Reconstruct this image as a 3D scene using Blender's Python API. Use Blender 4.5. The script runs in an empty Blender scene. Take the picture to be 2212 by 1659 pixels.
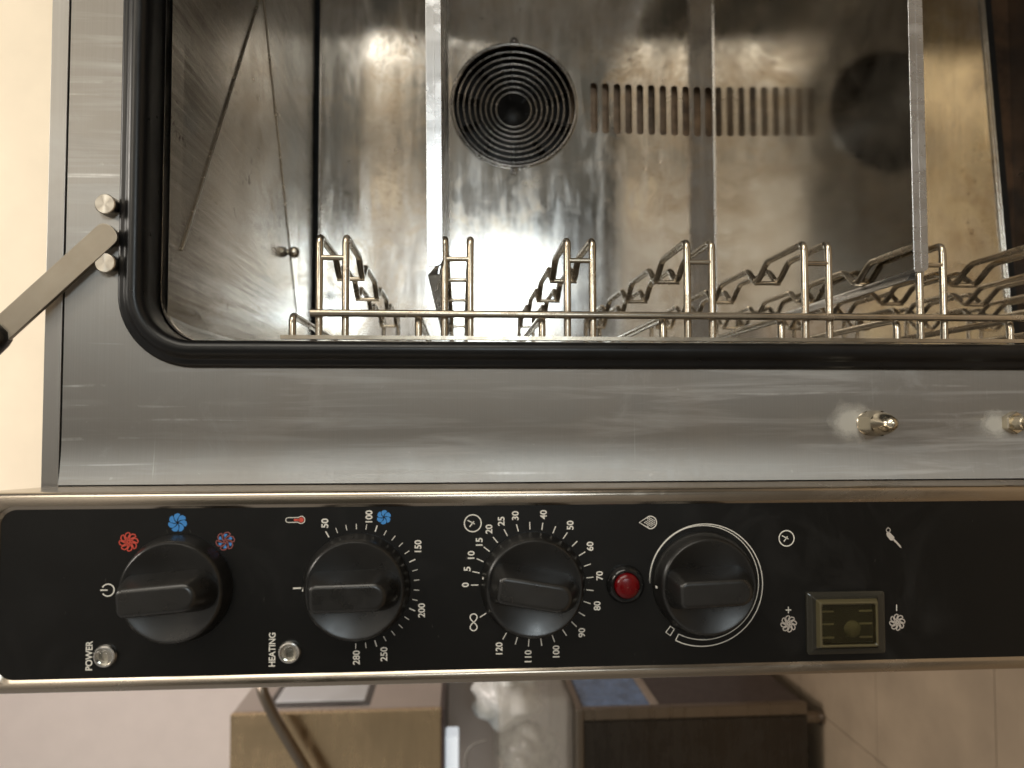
import bpy, bmesh, math, random
from mathutils import Vector, Matrix, noise
random.seed(7)
sc = bpy.context.scene
COL = sc.collection
# ------------------------------------------------------------------ camera
# The photograph was taken with the phone held sideways: real up is the picture's left.
HC = 1.085                                  # lens height above the floor
CAM = Vector((0.0, -0.47, HC))              # oven front face is the plane Y = 0
W0, H0, F0 = 2212.0, 1659.0, 1640.0         # measuring units of the survey
def _n(v): return v.normalized()
yv = _n(Vector((-111.0, 67.5, F0)))
s_ = 0.0015
a_ = (111.0 - s_*67.5)/F0
dn = _n(Vector((1.0, s_, a_)))
dn = _n(dn - yv*dn.dot(yv))
zv = -dn
xv = yv.cross(zv)
cr = Vector((xv.x, yv.x, zv.x)); cd = Vector((xv.y, yv.y, zv.y)); cf = Vector((xv.z, yv.z, zv.z))
def ray(u, v):
    return cr*(u-W0/2) + cd*(v-H0/2) + cf*F0
def at(u, v, Y):                            # survey reading -> point on the plane Y
    r = ray(u, v)
    return CAM + r*((Y-CAM.y)/r.y)
def atz(u, v, z):
    r = ray(u, v)
    return CAM + r*((z-CAM.z)/r.z)
cam = bpy.data.cameras.new('camera'); camo = bpy.data.objects.new('camera', cam)
COL.objects.link(camo)
M = Matrix((cr, -cd, -cf)).transposed().to_4x4(); M.translation = CAM
camo.matrix_world = M
cam.sensor_width = 36; cam.lens = F0/W0*36; cam.clip_start = 0.02; cam.clip_end = 60
cam.dof.use_dof = True; cam.dof.focus_distance = 0.50; cam.dof.aperture_fstop = 8.0
sc.camera = camo
# ------------------------------------------------------------------ light
sc.view_settings.view_transform = 'Standard'; sc.view_settings.look = 'None'
sc.view_settings.gamma = 1; sc.view_settings.exposure = 0.0; sc.view_settings.use_curve_mapping = False
wd = bpy.data.worlds.new('World'); sc.world = wd; wd.use_nodes = True
bg = wd.node_tree.nodes['Background']; bg.inputs[1].default_value = 0.30
_t = wd.node_tree; _c = _t.nodes.new('ShaderNodeTexCoord'); _s = _t.nodes.new('ShaderNodeSeparateXYZ'); _r = _t.nodes.new('ShaderNodeValToRGB'); _m = _t.nodes.new('ShaderNodeMapRange')
_t.links.new(_c.outputs['Generated'], _s.inputs[0]); _m.inputs[1].default_value = -1; _m.inputs[2].default_value = 1
_t.links.new(_s.outputs[2], _m.inputs[0]); _t.links.new(_m.outputs[0], _r.inputs[0]); _t.links.new(_r.outputs[0], bg.inputs[0])
_r.color_ramp.elements[0].position = .25; _r.color_ramp.elements[0].color = (.36,.29,.21,1)      # floor side of the room
_r.color_ramp.elements[1].position = .62; _r.color_ramp.elements[1].color = (1.0,.93,.84,1)       # walls and ceiling
_e = _r.color_ramp.elements.new(.44); _e.color = (.64,.57,.48,1)
def lamp(name, loc, target, sx, sy, power, col, roll=0):
    l = bpy.data.lights.new(name, 'AREA'); l.shape = 'RECTANGLE'; l.size = sx; l.size_y = sy
    l.energy = power; l.color = col
    o = bpy.data.objects.new(name, l); COL.objects.link(o); o.location = loc
    o.rotation_euler = (Vector(target)-Vector(loc)).to_track_quat('-Z', 'Y').to_euler()
    return o
lamp('window_light', (0.64, -2.6, HC-0.18), (0.64, 0, HC-0.18), 0.48, 0.55, 10.5, (0.86, 0.96, 1.0))
lamp('ceiling_light', (0.70, -1.0, HC+1.35), (0.30, 0.1, HC-0.1), 0.6, 0.5, 4, (1.0, 0.88, 0.70))
lamp('side_wall_light', (1.7, -1.25, HC+0.55), (0, -0.05, HC), 0.85, 1.6, 24, (1.0, 0.93, 0.80))
lamp('room_wall_fill', (0.9, -1.5, HC+1.7), (0.7, -3.0, HC+0.2), 0.6, 0.5, 46, (1.0, 0.92, 0.80))  # unseen lamp added to brighten the wall behind the lens
lamp('left_wall_fill', (-0.35, 0.85, HC+1.7), (-1.0, 2.2, HC-0.2), 0.5, 0.5, 22, (1.0, 0.87, 0.80))  # added lamp that brightens the pinkish wall and the cabinets
lamp('rear_wall_fill', (0.5, 0.05, HC+1.7), (0.2, 0.95, HC+0.75), 0.5, 0.4, 13, (1.0, 0.93, 0.83))  # added lamp that brightens the cream wall behind the oven
# ------------------------------------------------------------------ helpers
def tag(o, label=None, cat=None, group=None, kind=None):
    if label: o['label'] = label
    if cat: o['category'] = cat
    if group: o['group'] = group
    if kind: o['kind'] = kind
    return o
def empty(name, loc=(0,0,0)):
    o = bpy.data.objects.new(name, None); COL.objects.link(o); o.location = loc; o.empty_display_size = 0.02
    return o
class MB:
    def __init__(s): s.v = []; s.f = []
    def add(s, vs, fs):
        b = len(s.v); s.v += [tuple(v) for v in vs]; s.f += [tuple(b+i for i in f) for f in fs]
        return s
    def box(s, a, b):
        x0,y0,z0 = a; x1,y1,z1 = b
        x0,x1 = min(x0,x1),max(x0,x1); y0,y1 = min(y0,y1),max(y0,y1); z0,z1 = min(z0,z1),max(z0,z1)
        return s.add([(x0,y0,z0),(x1,y0,z0),(x1,y1,z0),(x0,y1,z0),(x0,y0,z1),(x1,y0,z1),(x1,y1,z1),(x0,y1,z1)],
              [(0,3,2,1),(4,5,6,7),(0,1,5,4),(1,2,6,5),(2,3,7,6),(3,0,4,7)])
    def rings(s, rs, closed=True, cap0=False, cap1=False):
        n = len(rs[0]); vs = [p for r in rs for p in r]; fs = []
        for i in range(len(rs)-1):
            for j in range(n if closed else n-1):
                k = (j+1) % n
                fs.append((i*n+j, i*n+k, (i+1)*n+k, (i+1)*n+j))
        if cap0: fs.append(tuple(range(n-1,-1,-1)))
        if cap1: fs.append(tuple((len(rs)-1)*n+j for j in range(n)))
        return s.add(vs, fs)
    def tube(s, pts, r, seg=8, closed=False, caps=True):
        pts = [Vector(p) for p in pts]; n = len(pts); rs = []
        up = None
        for i, p in enumerate(pts):
            if closed: t = (pts[(i+1)%n]-pts[i-1])
            else: t = pts[min(i+1,n-1)]-pts[max(i-1,0)]
            t.normalize()
            if up is None:
                up = Vector((0,0,1)) if abs(t.z) < .9 else Vector((1,0,0))
            a = (up - t*up.dot(t))
            if a.length < 1e-5: a = t.orthogonal()
            a.normalize(); up = a; b = t.cross(a)
            rr = r[i] if isinstance(r, (list,tuple)) else r
            rs.append([p + a*rr*math.cos(2*math.pi*k/seg) + b*rr*math.sin(2*math.pi*k/seg) for k in range(seg)])
        if closed: rs.append(rs[0]); return s.rings(rs)
        return s.rings(rs, True, caps, caps)
    def lathe(s, c, prof, seg=32, axis=Vector((0,-1,0)), cap=True):      # prof: (radius, height along axis)
        axis = Vector(axis).normalized(); a = axis.orthogonal().normalized(); b = axis.cross(a); c = Vector(c)
        rs = [[c + axis*h + (a*math.cos(2*math.pi*k/seg)+b*math.sin(2*math.pi*k/seg))*r for k in range(seg)] for r,h in prof]
        return s.rings(rs, True, cap, cap)
    def build(s, name, mat, parent=None, smooth=None, bevel=0, bseg=2, tagkind=None):
        me = bpy.data.meshes.new(name); me.from_pydata(s.v, [], s.f); me.update()
        bm = bmesh.new(); bm.from_mesh(me); bmesh.ops.remove_doubles(bm, verts=bm.verts, dist=1e-6)
        bmesh.ops.recalc_face_normals(bm, faces=bm.faces); bm.to_mesh(me); bm.free()
        return mesh_obj(me, name, mat, parent, smooth, bevel, bseg, tagkind)
def mesh_obj(me, name, mat, parent=None, smooth=None, bevel=0, bseg=2, tagkind=None):
    o = bpy.data.objects.new(name, me); COL.objects.link(o)
    me.materials.append(mat)
    if smooth is not None or bevel:
        me.shade_smooth(); me.set_sharp_from_angle(angle=math.radians(smooth if smooth is not None else 35))
    if bevel:
        m = o.modifiers.new('bevel', 'BEVEL'); m.width = bevel; m.segments = bseg; m.limit_method = 'ANGLE'; m.angle_limit = math.radians(30)
        m.harden_normals = True
    if parent: o.parent = parent
    if tagkind: o['kind'] = tagkind
    return o
def fillet(pts, r, n=5):                    # round the inner corners of a polyline
    pts = [Vector(p) for p in pts]; out = [pts[0]]
    for i in range(1, len(pts)-1):
        p, a, b = pts[i], pts[i-1], pts[i+1]
        d1 = (a-p); d2 = (b-p); l = min(r, d1.length*.48, d2.length*.48)
        q1 = p + d1.normalized()*l; q2 = p + d2.normalized()*l
        for k in range(n+1):
            t = k/n; out.append(q1*(1-t)**2 + p*2*t*(1-t) + q2*t*t)
    out.append(pts[-1]); return out
def rrect(x0, x1, z0, z1, r, n=10):         # rounded rectangle in X,Z
    out = []
    if not isinstance(r, (tuple,list)): r = (r,)*4
    for (cx, cz, a0), rr in zip(((x1,z1,0),(x0,z1,90),(x0,z0,180),(x1,z0,270)), r):
        sx = -1 if cx == x1 else 1; sz = -1 if cz == z1 else 1
        for k in range(n+1):
            a = math.radians(a0+90*k/n)
            out.append((cx+sx*rr+rr*math.cos(a), cz+sz*rr+rr*math.sin(a)))
    return out
def plate(name, outer, holes, y0, y1, mat, parent=None, bevel=0, smooth=30, tagkind=None):   # flat sheet in the XZ plane with holes
    bm = bmesh.new(); edges = []
    for loop in [outer]+holes:
        vs = [bm.verts.new((x, y0, z)) for x, z in loop]
        edges += [bm.edges.new((vs[i], vs[(i+1)%len(vs)])) for i in range(len(vs))]
    bmesh.ops.triangle_fill(bm, use_beauty=True, use_dissolve=False, edges=edges)
    if y1 != y0:
        g = bmesh.ops.extrude_face_region(bm, geom=list(bm.faces))
        for e in g['geom']:
            if isinstance(e, bmesh.types.BMVert): e.co.y = y1
    bmesh.ops.recalc_face_normals(bm, faces=bm.faces)
    me = bpy.data.meshes.new(name); bm.to_mesh(me); bm.free()
    return mesh_obj(me, name, mat, parent, smooth, bevel, 2, tagkind)
# ------------------------------------------------------------------ materials
def new_mat(name):
    m = bpy.data.materials.new(name); m.use_nodes = True
    nt = m.node_tree; return m, nt, nt.nodes['Principled BSDF']
def N(nt, t, **kw):
    n = nt.nodes.new(t)
    for k, v in kw.items():
        if k in n.inputs.keys() if hasattr(n.inputs,'keys') else False: n.inputs[k].default_value = v
        else: setattr(n, k, v)
    return n
def pos(nt, scale=(1,1,1), rot=(0,0,0)):
    g = nt.nodes.new('ShaderNodeNewGeometry'); mp = nt.nodes.new('ShaderNodeMapping')
    mp.inputs['Scale'].default_value = scale; mp.inputs['Rotation'].default_value = rot
    nt.links.new(g.outputs['Position'], mp.inputs['Vector']); return mp.outputs[0]
def noi(nt, vec, scale, detail=4, rough=.55, dist=0):
    n = nt.nodes.new('ShaderNodeTexNoise'); n.inputs['Scale'].default_value = scale
    n.inputs['Detail'].default_value = detail; n.inputs['Roughness'].default_value = rough; n.inputs['Distortion'].default_value = dist
    nt.links.new(vec, n.inputs['Vector']); return n.outputs['Fac']
def rng(nt, fac, a, b, c=0.0, d=1.0):
    n = nt.nodes.new('ShaderNodeMapRange'); n.inputs[1].default_value = a; n.inputs[2].default_value = b
    n.inputs[3].default_value = c; n.inputs[4].default_value = d; nt.links.new(fac, n.inputs[0]); return n.outputs[0]
def mix(nt, fac, a, b):
    n = nt.nodes.new('ShaderNodeMix'); n.data_type = 'RGBA'
    if isinstance(fac, float): n.inputs[0].default_value = fac
    else: nt.links.new(fac, n.inputs[0])
    for i, c in ((6, a), (7, b)):
        if isinstance(c, tuple): n.inputs[i].default_value = c+(1,) if len(c) == 3 else c
        else: nt.links.new(c, n.inputs[i])
    return n.outputs[2]
def math_(nt, op, a, b=0.0):
    n = nt.nodes.new('ShaderNodeMath'); n.operation = op
    for i, c in ((0,a),(1,b)):
        if isinstance(c, (int,float)): n.inputs[i].default_value = c
        else: nt.links.new(c, n.inputs[i])
    return n.outputs[0]
def bump(nt, bsdf, h, strength, dist=0.001):
    b = nt.nodes.new('ShaderNodeBump'); b.inputs['Strength'].default_value = strength; b.inputs['Distance'].default_value = dist
    nt.links.new(h, b.inputs['Height']); nt.links.new(b.outputs[0], bsdf.inputs['Normal'])
def plain(name, col, rough=.5, metal=0, spec=.5, coat=0, var=0.0):
    m, nt, b = new_mat(name)
    b.inputs['Base Color'].default_value = col+(1,); b.inputs['Roughness'].default_value = rough
    b.inputs['Metallic'].default_value = metal; b.inputs['Specular IOR Level'].default_value = spec
    b.inputs['Coat Weight'].default_value = coat
    f = noi(nt, pos(nt), 90, 5)
    nt.links.new(rng(nt, f, .3, .7, max(.02,rough-.06), rough+.06), b.inputs['Roughness'])
    if var:
        nt.links.new(mix(nt, rng(nt, noi(nt, pos(nt), 30, 6), .35, .65), tuple(c*(1-var) for c in col), tuple(min(1,c*(1+var)) for c in col)), b.inputs['Base Color'])
    return m
def steel(name, col=(.58,.56,.53), rough=.30, aniso=.0, tang=(1,0,0), smear=0.0, stain=0.0, staincol=(.20,.12,.05), brush=(4,4,900), smears=(9,9,9), spots=0.0, stainscale=9, bumps=.03, sr=.22, scratch=0.0, mottle=0.0):
    m, nt, b = new_mat(name)
    b.inputs['Metallic'].default_value = 1
    br = noi(nt, pos(nt, brush), 1.0, 3)
    c = mix(nt, rng(nt, br, .3, .7), tuple(x*.90 for x in col), col)
    r = rng(nt, br, .3, .7, rough-.04, rough+.04)
    if smear:
        f1 = noi(nt, pos(nt, smears), 1.0, 7, .62, .6)
        f2 = noi(nt, pos(nt, (5,5,5)), 1.0, 4)
        mk = math_(nt, 'MULTIPLY', rng(nt, f1, .48, .70), rng(nt, f2, .38, .60))
        c = mix(nt, math_(nt, 'MULTIPLY', mk, smear), c, (.72,.71,.69))
        r = math_(nt, 'ADD', r, math_(nt, 'MULTIPLY', mk, sr))
        sp = noi(nt, pos(nt, (1,1,1)), 160, 3)
        c = mix(nt, rng(nt, sp, .70, .80, 0, .5*smear), c, (.8,.79,.76))
    if scratch:
        f0 = noi(nt, pos(nt, (260,10,7), (0,.12,0)), 1.0, 2, .5, .4); f1 = noi(nt, pos(nt, (6,10,240), (0,-.2,0)), 1.0, 2, .5, .4)
        f2 = noi(nt, pos(nt, (1,1,1)), 22, 5, .7); f3 = noi(nt, pos(nt, (1,1,1)), 11, 8, .75, .8)
        mk = math_(nt, 'MULTIPLY', math_(nt, 'MAXIMUM', rng(nt, f0, .66, .74), rng(nt, f1, .70, .77)), rng(nt, f2, .45, .6))
        c = mix(nt, math_(nt, 'MULTIPLY', mk, scratch), c, (.78,.77,.75))
        mk2 = math_(nt, 'MULTIPLY', rng(nt, f3, .58, .66), .35*scratch)
        c = mix(nt, mk2, c, (.62,.61,.60)); r = math_(nt, 'ADD', r, math_(nt, 'MULTIPLY', mk2, .5))
    if stain:
        f1 = noi(nt, pos(nt), stainscale, 9, .68, .5)
        mk = rng(nt, f1, .42, .72, 0, stain)
        c = mix(nt, mk, c, staincol); nt.links.new(rng(nt, mk, 0, 1, 1, .25), b.inputs['Metallic']); r = math_(nt, 'ADD', r, math_(nt, 'MULTIPLY', mk, sr))
    if mottle:
        f1 = noi(nt, pos(nt, (1,1,1)), 26, 10, .75, .8); f2 = noi(nt, pos(nt, (1,1,1)), 5.5, 3)
        mk = math_(nt, 'MULTIPLY', rng(nt, f1, .44, .64), rng(nt, f2, .36, .60, .15, 1))
        c = mix(nt, math_(nt, 'MULTIPLY', mk, mottle), c, (.36,.25,.125)); r = math_(nt, 'ADD', r, math_(nt, 'MULTIPLY', mk, .10))
        f4 = noi(nt, pos(nt, (1,1,1)), 330, 3, .6); c = mix(nt, rng(nt, f4, .62, .72, 0, .5*mottle), c, (.24,.17,.09))
    if spots:
        f1 = noi(nt, pos(nt), 150, 4, .6); f2 = noi(nt, pos(nt), 14, 3)
        mk = math_(nt, 'MULTIPLY', rng(nt, f1, .60, .70), rng(nt, f2, .48, .62))
        c = mix(nt, math_(nt, 'MULTIPLY', mk, spots), c, (.10,.055,.022))
    nt.links.new(c, b.inputs['Base Color']); nt.links.new(r, b.inputs['Roughness'])
    if aniso:
        b.inputs['Anisotropic'].default_value = aniso
        cx = nt.nodes.new('ShaderNodeCombineXYZ')
        for i in range(3): cx.inputs[i].default_value = tang[i]
        nt.links.new(cx.outputs[0], b.inputs['Tangent'])
    if bumps: bump(nt, b, br, bumps, .0004)
    return m
M_FRONT = steel('brushed_front_steel', (.335,.318,.294), .42, .85, (0,0,1), smear=.62, smears=(95,10,6), stain=.16, scratch=.5, brush=(6,6,1400))
M_PANELSTEEL = steel('panel_steel', (.46,.40,.33), .19, .0, smear=.10, smears=(40,10,14), brush=(9,9,9), bumps=0)
M_CASING = steel('casing_steel', (.36,.345,.325), .38, .6, (0,0,1), smear=.35, brush=(6,6,1400))
M_LINER = steel('cavity_steel', (.56,.54,.51), .15, 0, sr=.12, stain=.30, staincol=(.26,.18,.10), spots=.55, brush=(5,5,5), stainscale=7, smear=.2, smears=(70,5,9))
M_CEIL = steel('cavity_ceiling_steel', (.60,.58,.54), .15, 0, sr=.10, stain=.35, staincol=(.30,.23,.14), mottle=.45, bumps=0, spots=1.0, brush=(300,9,9), stainscale=8)
M_BAFFLE = steel('stained_baffle_steel', (.70,.70,.69), .10, 0, sr=.12, stain=.45, staincol=(.36,.26,.15), mottle=.60, spots=.8, bumps=0, brush=(4,4,60), stainscale=11, smear=.3, smears=(12,5,60))
M_FLOOR = steel('stained_cavity_floor_steel', (.50,.38,.22), .24, 0, sr=.12, stain=.45, staincol=(.52,.38,.19), spots=.8, brush=(5,5,5), stainscale=9)
M_TRAY = steel('aluminium_tray', (.76,.765,.78), .26, 0, smear=.2, bumps=0, brush=(60,4,4), smears=(30,8,30))
M_TRAYDARK = steel('darkened_tray_steel', (.52,.47,.39), .085, 0, sr=.05, stain=.22, staincol=(.26,.19,.10), brush=(5,5,5), stainscale=6, bumps=0)
M_WIRE = steel('rack_wire_steel', (.62,.56,.46), .20, 0, stain=.5, staincol=(.26,.15,.06), brush=(40,40,40), stainscale=45)
M_CHROME = plain('polished_steel', (.66,.64,.60), .16, 1)
M_PIN = plain('turned_steel', (.66,.60,.50), .24, 1, var=.1)
M_BRASS = plain('nickelled_brass', (.66,.60,.48), .20, 1, var=.08)
M_BAR = steel('flat_bar_steel', (.37,.33,.27), .36, 0, brush=(60,60,60), stain=.2, stainscale=30)
M_RUBBER = plain('black_rubber', (.0065,.0065,.007), .33, 0, .38, var=.3)
M_KNOB = plain('black_knob_plastic', (.0095,.009,.0083), .31, 0, .65, var=.3)
M_FANDARK = plain('dark_fan_metal', (.010,.0085,.0075), .50, .1, var=.4)  # near-black metal for the fan, spokes and centre bolt
M_GRILLE = plain('dark_grille_wire', (.28,.26,.24), .24, 1, var=.3)
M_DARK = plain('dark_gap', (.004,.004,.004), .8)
M_RUST = plain('rusty_back_wall', (.085,.045,.022), .6, .3, var=.5)
M_SLOT = plain('rusty_duct_steel', (.24,.165,.105), .5, .2, var=.55)
def overlay_mat():
    m, nt, b = new_mat('black_overlay_film')
    f = noi(nt, pos(nt), 17, 8, .7, 1.2); g = noi(nt, pos(nt, (1,1,1)), 420, 3); h = noi(nt, pos(nt), 9, 3)
    mk = math_(nt, 'MULTIPLY', rng(nt, f, .50, .70), rng(nt, h, .4, .6))
    c = mix(nt, mk, (.0040,.0038,.0034), (.0085,.0080,.0072))
    c = mix(nt, rng(nt, g, .74, .82, 0, .25), c, (.05,.048,.043))
    nt.links.new(c, b.inputs['Base Color']); nt.links.new(rng(nt, mk, 0, 1, .34, .50), b.inputs['Roughness']); b.inputs['Specular IOR Level'].default_value = .32
    return m
M_OVER = overlay_mat()
M_WHITE = plain('white_print', (.78,.75,.68), .5)
M_RED = plain('red_print', (.62,.075,.045), .5)
M_BLUE = plain('blue_print', (.045,.24,.60), .5)
M_REDLENS = plain('red_lens', (.11,.0006,.002), .22, 0, .4)
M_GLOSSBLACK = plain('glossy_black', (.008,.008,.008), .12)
M_BALL = plain('black_handle_plastic', (.010,.010,.010), .22)
def glassy(name, col, rough, ior=1.45, alpha=None):
    m, nt, b = new_mat(name)
    b.inputs['Base Color'].default_value = col+(1,); b.inputs['Roughness'].default_value = rough
    b.inputs['Transmission Weight'].default_value = 1; b.inputs['IOR'].default_value = ior
    f = noi(nt, pos(nt), 60, 4); nt.links.new(rng(nt, f, .3, .7, max(0,rough-.03), rough+.05), b.inputs['Roughness'])
    return m
M_CLEAR = glassy('clear_lens', (.93,.92,.88), .10)
M_SILICONE = glassy('yellowed_silicone', (.74,.70,.50), .16, 1.40)
M_SWITCHBASE = plain('rocker_plastic', (.030,.027,.017), .30)
M_SWITCHFRAME = plain('rocker_yellow_edge', (.085,.072,.038), .15)
def wallmat(name, col, scale=14, v=.05):
    m, nt, b = new_mat(name); b.inputs['Roughness'].default_value = .7
    f = noi(nt, pos(nt), scale, 6)
    nt.links.new(mix(nt, rng(nt, f, .3, .7), tuple(c*(1-v) for c in col), col), b.inputs['Base Color'])
    bump(nt, b, noi(nt, pos(nt), 260, 3), .15, .001)
    return m
M_CREAM = wallmat('cream_wall_paint', (.79,.69,.54), 14, .07)
M_PINKWALL = wallmat('white_wall_paint', (.76,.70,.66))
M_TILE = wallmat('beige_floor_tile', (.38,.295,.20), 7, .22)
M_GROUT = wallmat('tile_grout', (.33,.255,.175), 20, .1)
M_APPL = steel('appliance_steel', (.66,.51,.32), .24, 0, stain=.35, staincol=(.42,.31,.18), stainscale=5, brush=(5,5,40))
M_APPLSIDE = steel('appliance_side_steel', (.62,.58,.54), .14, 0, brush=(5,5,5))
M_CAB = steel('dark_cabinet_steel', (.085,.078,.070), .26, 0, brush=(5,5,60), stain=.3, staincol=(.06,.05,.035))
M_CABFRAME = steel('cabinet_frame_steel', (.27,.23,.185), .30, 0, brush=(5,5,60))
M_BLUEPANEL = plain('blue_panel', (.16,.26,.46), .25, var=.3)
M_BROWNPANEL = plain('brown_panel', (.055,.040,.038), .4, var=.2)
M_WOOD = plain('pale_rail', (.42,.35,.29), .5, var=.1)
M_BAG = plain('white_plastic_bag', (.78,.80,.78), .28, var=.06)
M_TUB = plain('clear_plastic_tub', (.80,.77,.70), .08)
M_TUB.node_tree.nodes['Principled BSDF'].inputs['Alpha'].default_value = .22
M_WHITEREFL = plain('white_reflection_tone', (.80,.84,.88), .4)  # white of the reflection built onto the cabinet side
M_GLOWBOX = plain('glowing_white_block', (.80,.84,.88), .4)
_b = M_GLOWBOX.node_tree.nodes['Principled BSDF']; _b.inputs['Emission Color'].default_value = (.85,.93,1,1); _b.inputs['Emission Strength'].default_value = .55  # added glow that keeps the white block bright
M_CORD = plain('grey_cord', (.22,.21,.19), .5)
M_CAKE = plain('brown_wrapping', (.40,.25,.12), .5, var=.3)
M_REDWRAP = plain('red_wrapping', (.40,.08,.08), .4, var=.3)

# ================================================================== setting
FZ = 0.0
fl = MB().box((-2.6,-1.2,-.05),(2.0,2.55,-.004)).build('floor', M_GROUT); tag(fl, kind='structure')
ts = .45
tile_me = None
for i in range(-4, 0):
    for j in range(2, 7):
        x0, y0 = i*ts, j*ts-.32
        if tile_me is None:
            t = MB().box((.001,.001,-.004),(ts-.001,ts-.001,0)).build('floor_tile', M_TILE, fl, bevel=.0005); tile_me = t.data
        else:
            t = bpy.data.objects.new('floor_tile', tile_me); COL.objects.link(t); t.parent = fl
            m = t.modifiers.new('bevel','BEVEL'); m.width = .0012; m.segments = 2
        t.location = (x0, y0, 0)
wb = MB().box((-.20,.95,-.05),(2.2,1.05,3.2)).build('back_wall', M_CREAM)
tag(wb, 'plain cream painted wall rising behind the top of the oven', 'wall')
rw = MB().box((-2.6,-3.1,-.05),(3.4,-3.0,3.2)).build('room_wall', wallmat('grey_white_wall', (.66,.655,.64))); tag(rw, kind='structure')  # unseen wall behind the lens, there for the steel to reflect
M_ROOMDARK = plain('grey_green_reflection', (.10,.105,.10), .4, var=.2)
def rb(name, x0, x1, z0, z1, d, mat): return MB().box((x0,-3.0,HC+z0),(x1,-3.0+d,HC+z1)).build(name, mat, rw, bevel=.004)  # unseen boxes behind the lens, added for the steel to reflect
rb('dark_reflection_box', -1.9, -.25, .28, 1.15, .35, M_ROOMDARK)
rb('dark_reflection_strip', .12, .38, -1.05, 1.3, .25, M_ROOMDARK)  # dark strip added to darken a band of the front's reflection
rb('dark_reflection_post', 1.52, 1.66, -1.2, 1.9, .06, M_ROOMDARK)
rb('dark_reflection_block', 2.35, 3.3, -1.2, 1.0, .4, M_ROOMDARK)
rb('grey_reflection_block', 1.15, 2.34, -1.2, .26, .45, plain('grey_reflection', (.22,.225,.21), .4, var=.2))
rb('cream_reflection_sheet', 1.67, 2.33, .30, .95, .03, M_CREAM); rb('cream_reflection_panel', 1.16, 1.51, .30, .80, .03, M_CREAM)  # cream sheets added as warm patches in the reflections
rb('dark_reflection_rail', .50, 1.12, -.50, -.44, .30, M_ROOMDARK)
# ================================================================== oven
oven = empty('convection_oven', (.35, .3, HC-.5))
OI = Matrix.Translation(oven.location).inverted()
def part(o, parent=None):                     # parent while keeping the world place
    o.parent = parent or oven
    o.matrix_parent_inverse = (parent or oven).matrix_world.inverted() if (parent is None) else Matrix.Identity(4)
    return o
bpy.context.view_layer.update()
tag(oven, 'stainless steel convection oven with open chamber, wire racks and black control panel', 'oven')
# opening
GX0 = at(1300, 797, 0).x; GZ1 = at(264, 300, 0).z      # outer line of the seal
GW = .0167
OX0, OX1 = GX0+GW, GX0+GW+.697
OZ1 = GZ1-GW; OZ0 = HC-.782
BODY_TOP = at(98, 500, 0).z; SEAM = at(141, 500, 0).z
PX1 = at(1100, 1057, -.045).x; PX0 = at(1100, 1476, -.045).x
FX0 = PX1+.0004; FX1 = OX1+.075; FZ0 = HC-.86
RO = .045
# front face
hole = rrect(OX0-.010, OX1+.010, OZ0-.010, OZ1+.010, RO-.006, 10)
FB = at(1100, 940, 0).x                     # flat sheet gets a slight bow from here, added to band its reflections
fr = plate('front_frame', [(FB,FZ0),(FX1,FZ0),(FX1,SEAM-.0006),(FB,SEAM-.0006)], [hole], 0, .0015, M_FRONT)
bmf = bmesh.new(); bmf.from_mesh(fr.data); prv = None
for k in range(25):
    t = k/24; xx = FB+(FX0-FB)*t; yy = -.0030*t**2.0
    row = [bmf.verts.new((xx,yy,FZ0)), bmf.verts.new((xx,yy,SEAM-.0006))]
    if prv: bmf.faces.new((prv[0],prv[1],row[1],row[0]))
    prv = row
bmesh.ops.remove_doubles(bmf, verts=bmf.verts, dist=1e-5); bmesh.ops.recalc_face_normals(bmf, faces=bmf.faces)
bmf.to_mesh(fr.data); bmf.free(); fr.data.shade_smooth(); fr.data.set_sharp_from_angle(angle=math.radians(35)); part(fr)
# casing shell
c = MB()
c.box((PX1-.003,.0,SEAM+.0006),(FX1,.0016,BODY_TOP-.0008))
c.box((PX1-.003,.0017,BODY_TOP-.0015),(FX1,.66,BODY_TOP))
c.box((PX1-.003,.003,FZ0),(PX1-.0015,.66,BODY_TOP-.0017))
c.box((FX1-.0015,.0017,FZ0),(FX1,.66,BODY_TOP-.0017))
c.box((PX1,.655,FZ0),(FX1-.002,.658,BODY_TOP-.002))
c.box((PX1,.003,FZ0),(FX1-.002,.654,FZ0+.002))
part(c.build('casing', M_CASING, bevel=.0005))
part(MB().box((PX1,.0035,SEAM-.006),(FX1-.003,.006,SEAM+.004)).build('seam_shadow_gap', M_DARK))
# door seal: swept profile (outward offset, depth)
prof = [(.0167,.0005),(.0167,-.0018),(.0160,-.0036),(.0140,-.0046),(.0122,-.0047),(.0112,-.0058),(.0095,-.0078),(.0075,-.0091),(.0050,-.0094),(.0026,-.0084),(.0010,-.0062),(.0002,-.0030),(0,.002),(0,.024),(.010,.024),(.010,.0008)]
rs = []
for (o_, y) in prof:
    rs.append([(x, y, z) for x, z in rrect(OX0-o_, OX1+o_, OZ0-o_, OZ1+o_, max(.02,RO-.0167+o_), 14)])
rs.append(rs[0])
part(MB().rings(rs).build('door_seal', M_RUBBER, smooth=62))
# serrated liner edge at the seal and cavity liner
YB = .50
lin = []
for y, o_ in ((.0185,.0),(.021,-.0006),(.03,-.0003),(.06,0),(.2,0),(.40,0),(.56,0)):
    rr = RO-.0167-o_
    lin.append([(x, y, z) for x, z in rrect(OX0-o_*1+.0006, OX1+o_-.0006, OZ0, OZ1-.0006+o_, (rr,rr,.012,.012), 14)])
part(MB().rings(lin).build('chamber_liner', M_LINER, smooth=45))
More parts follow.
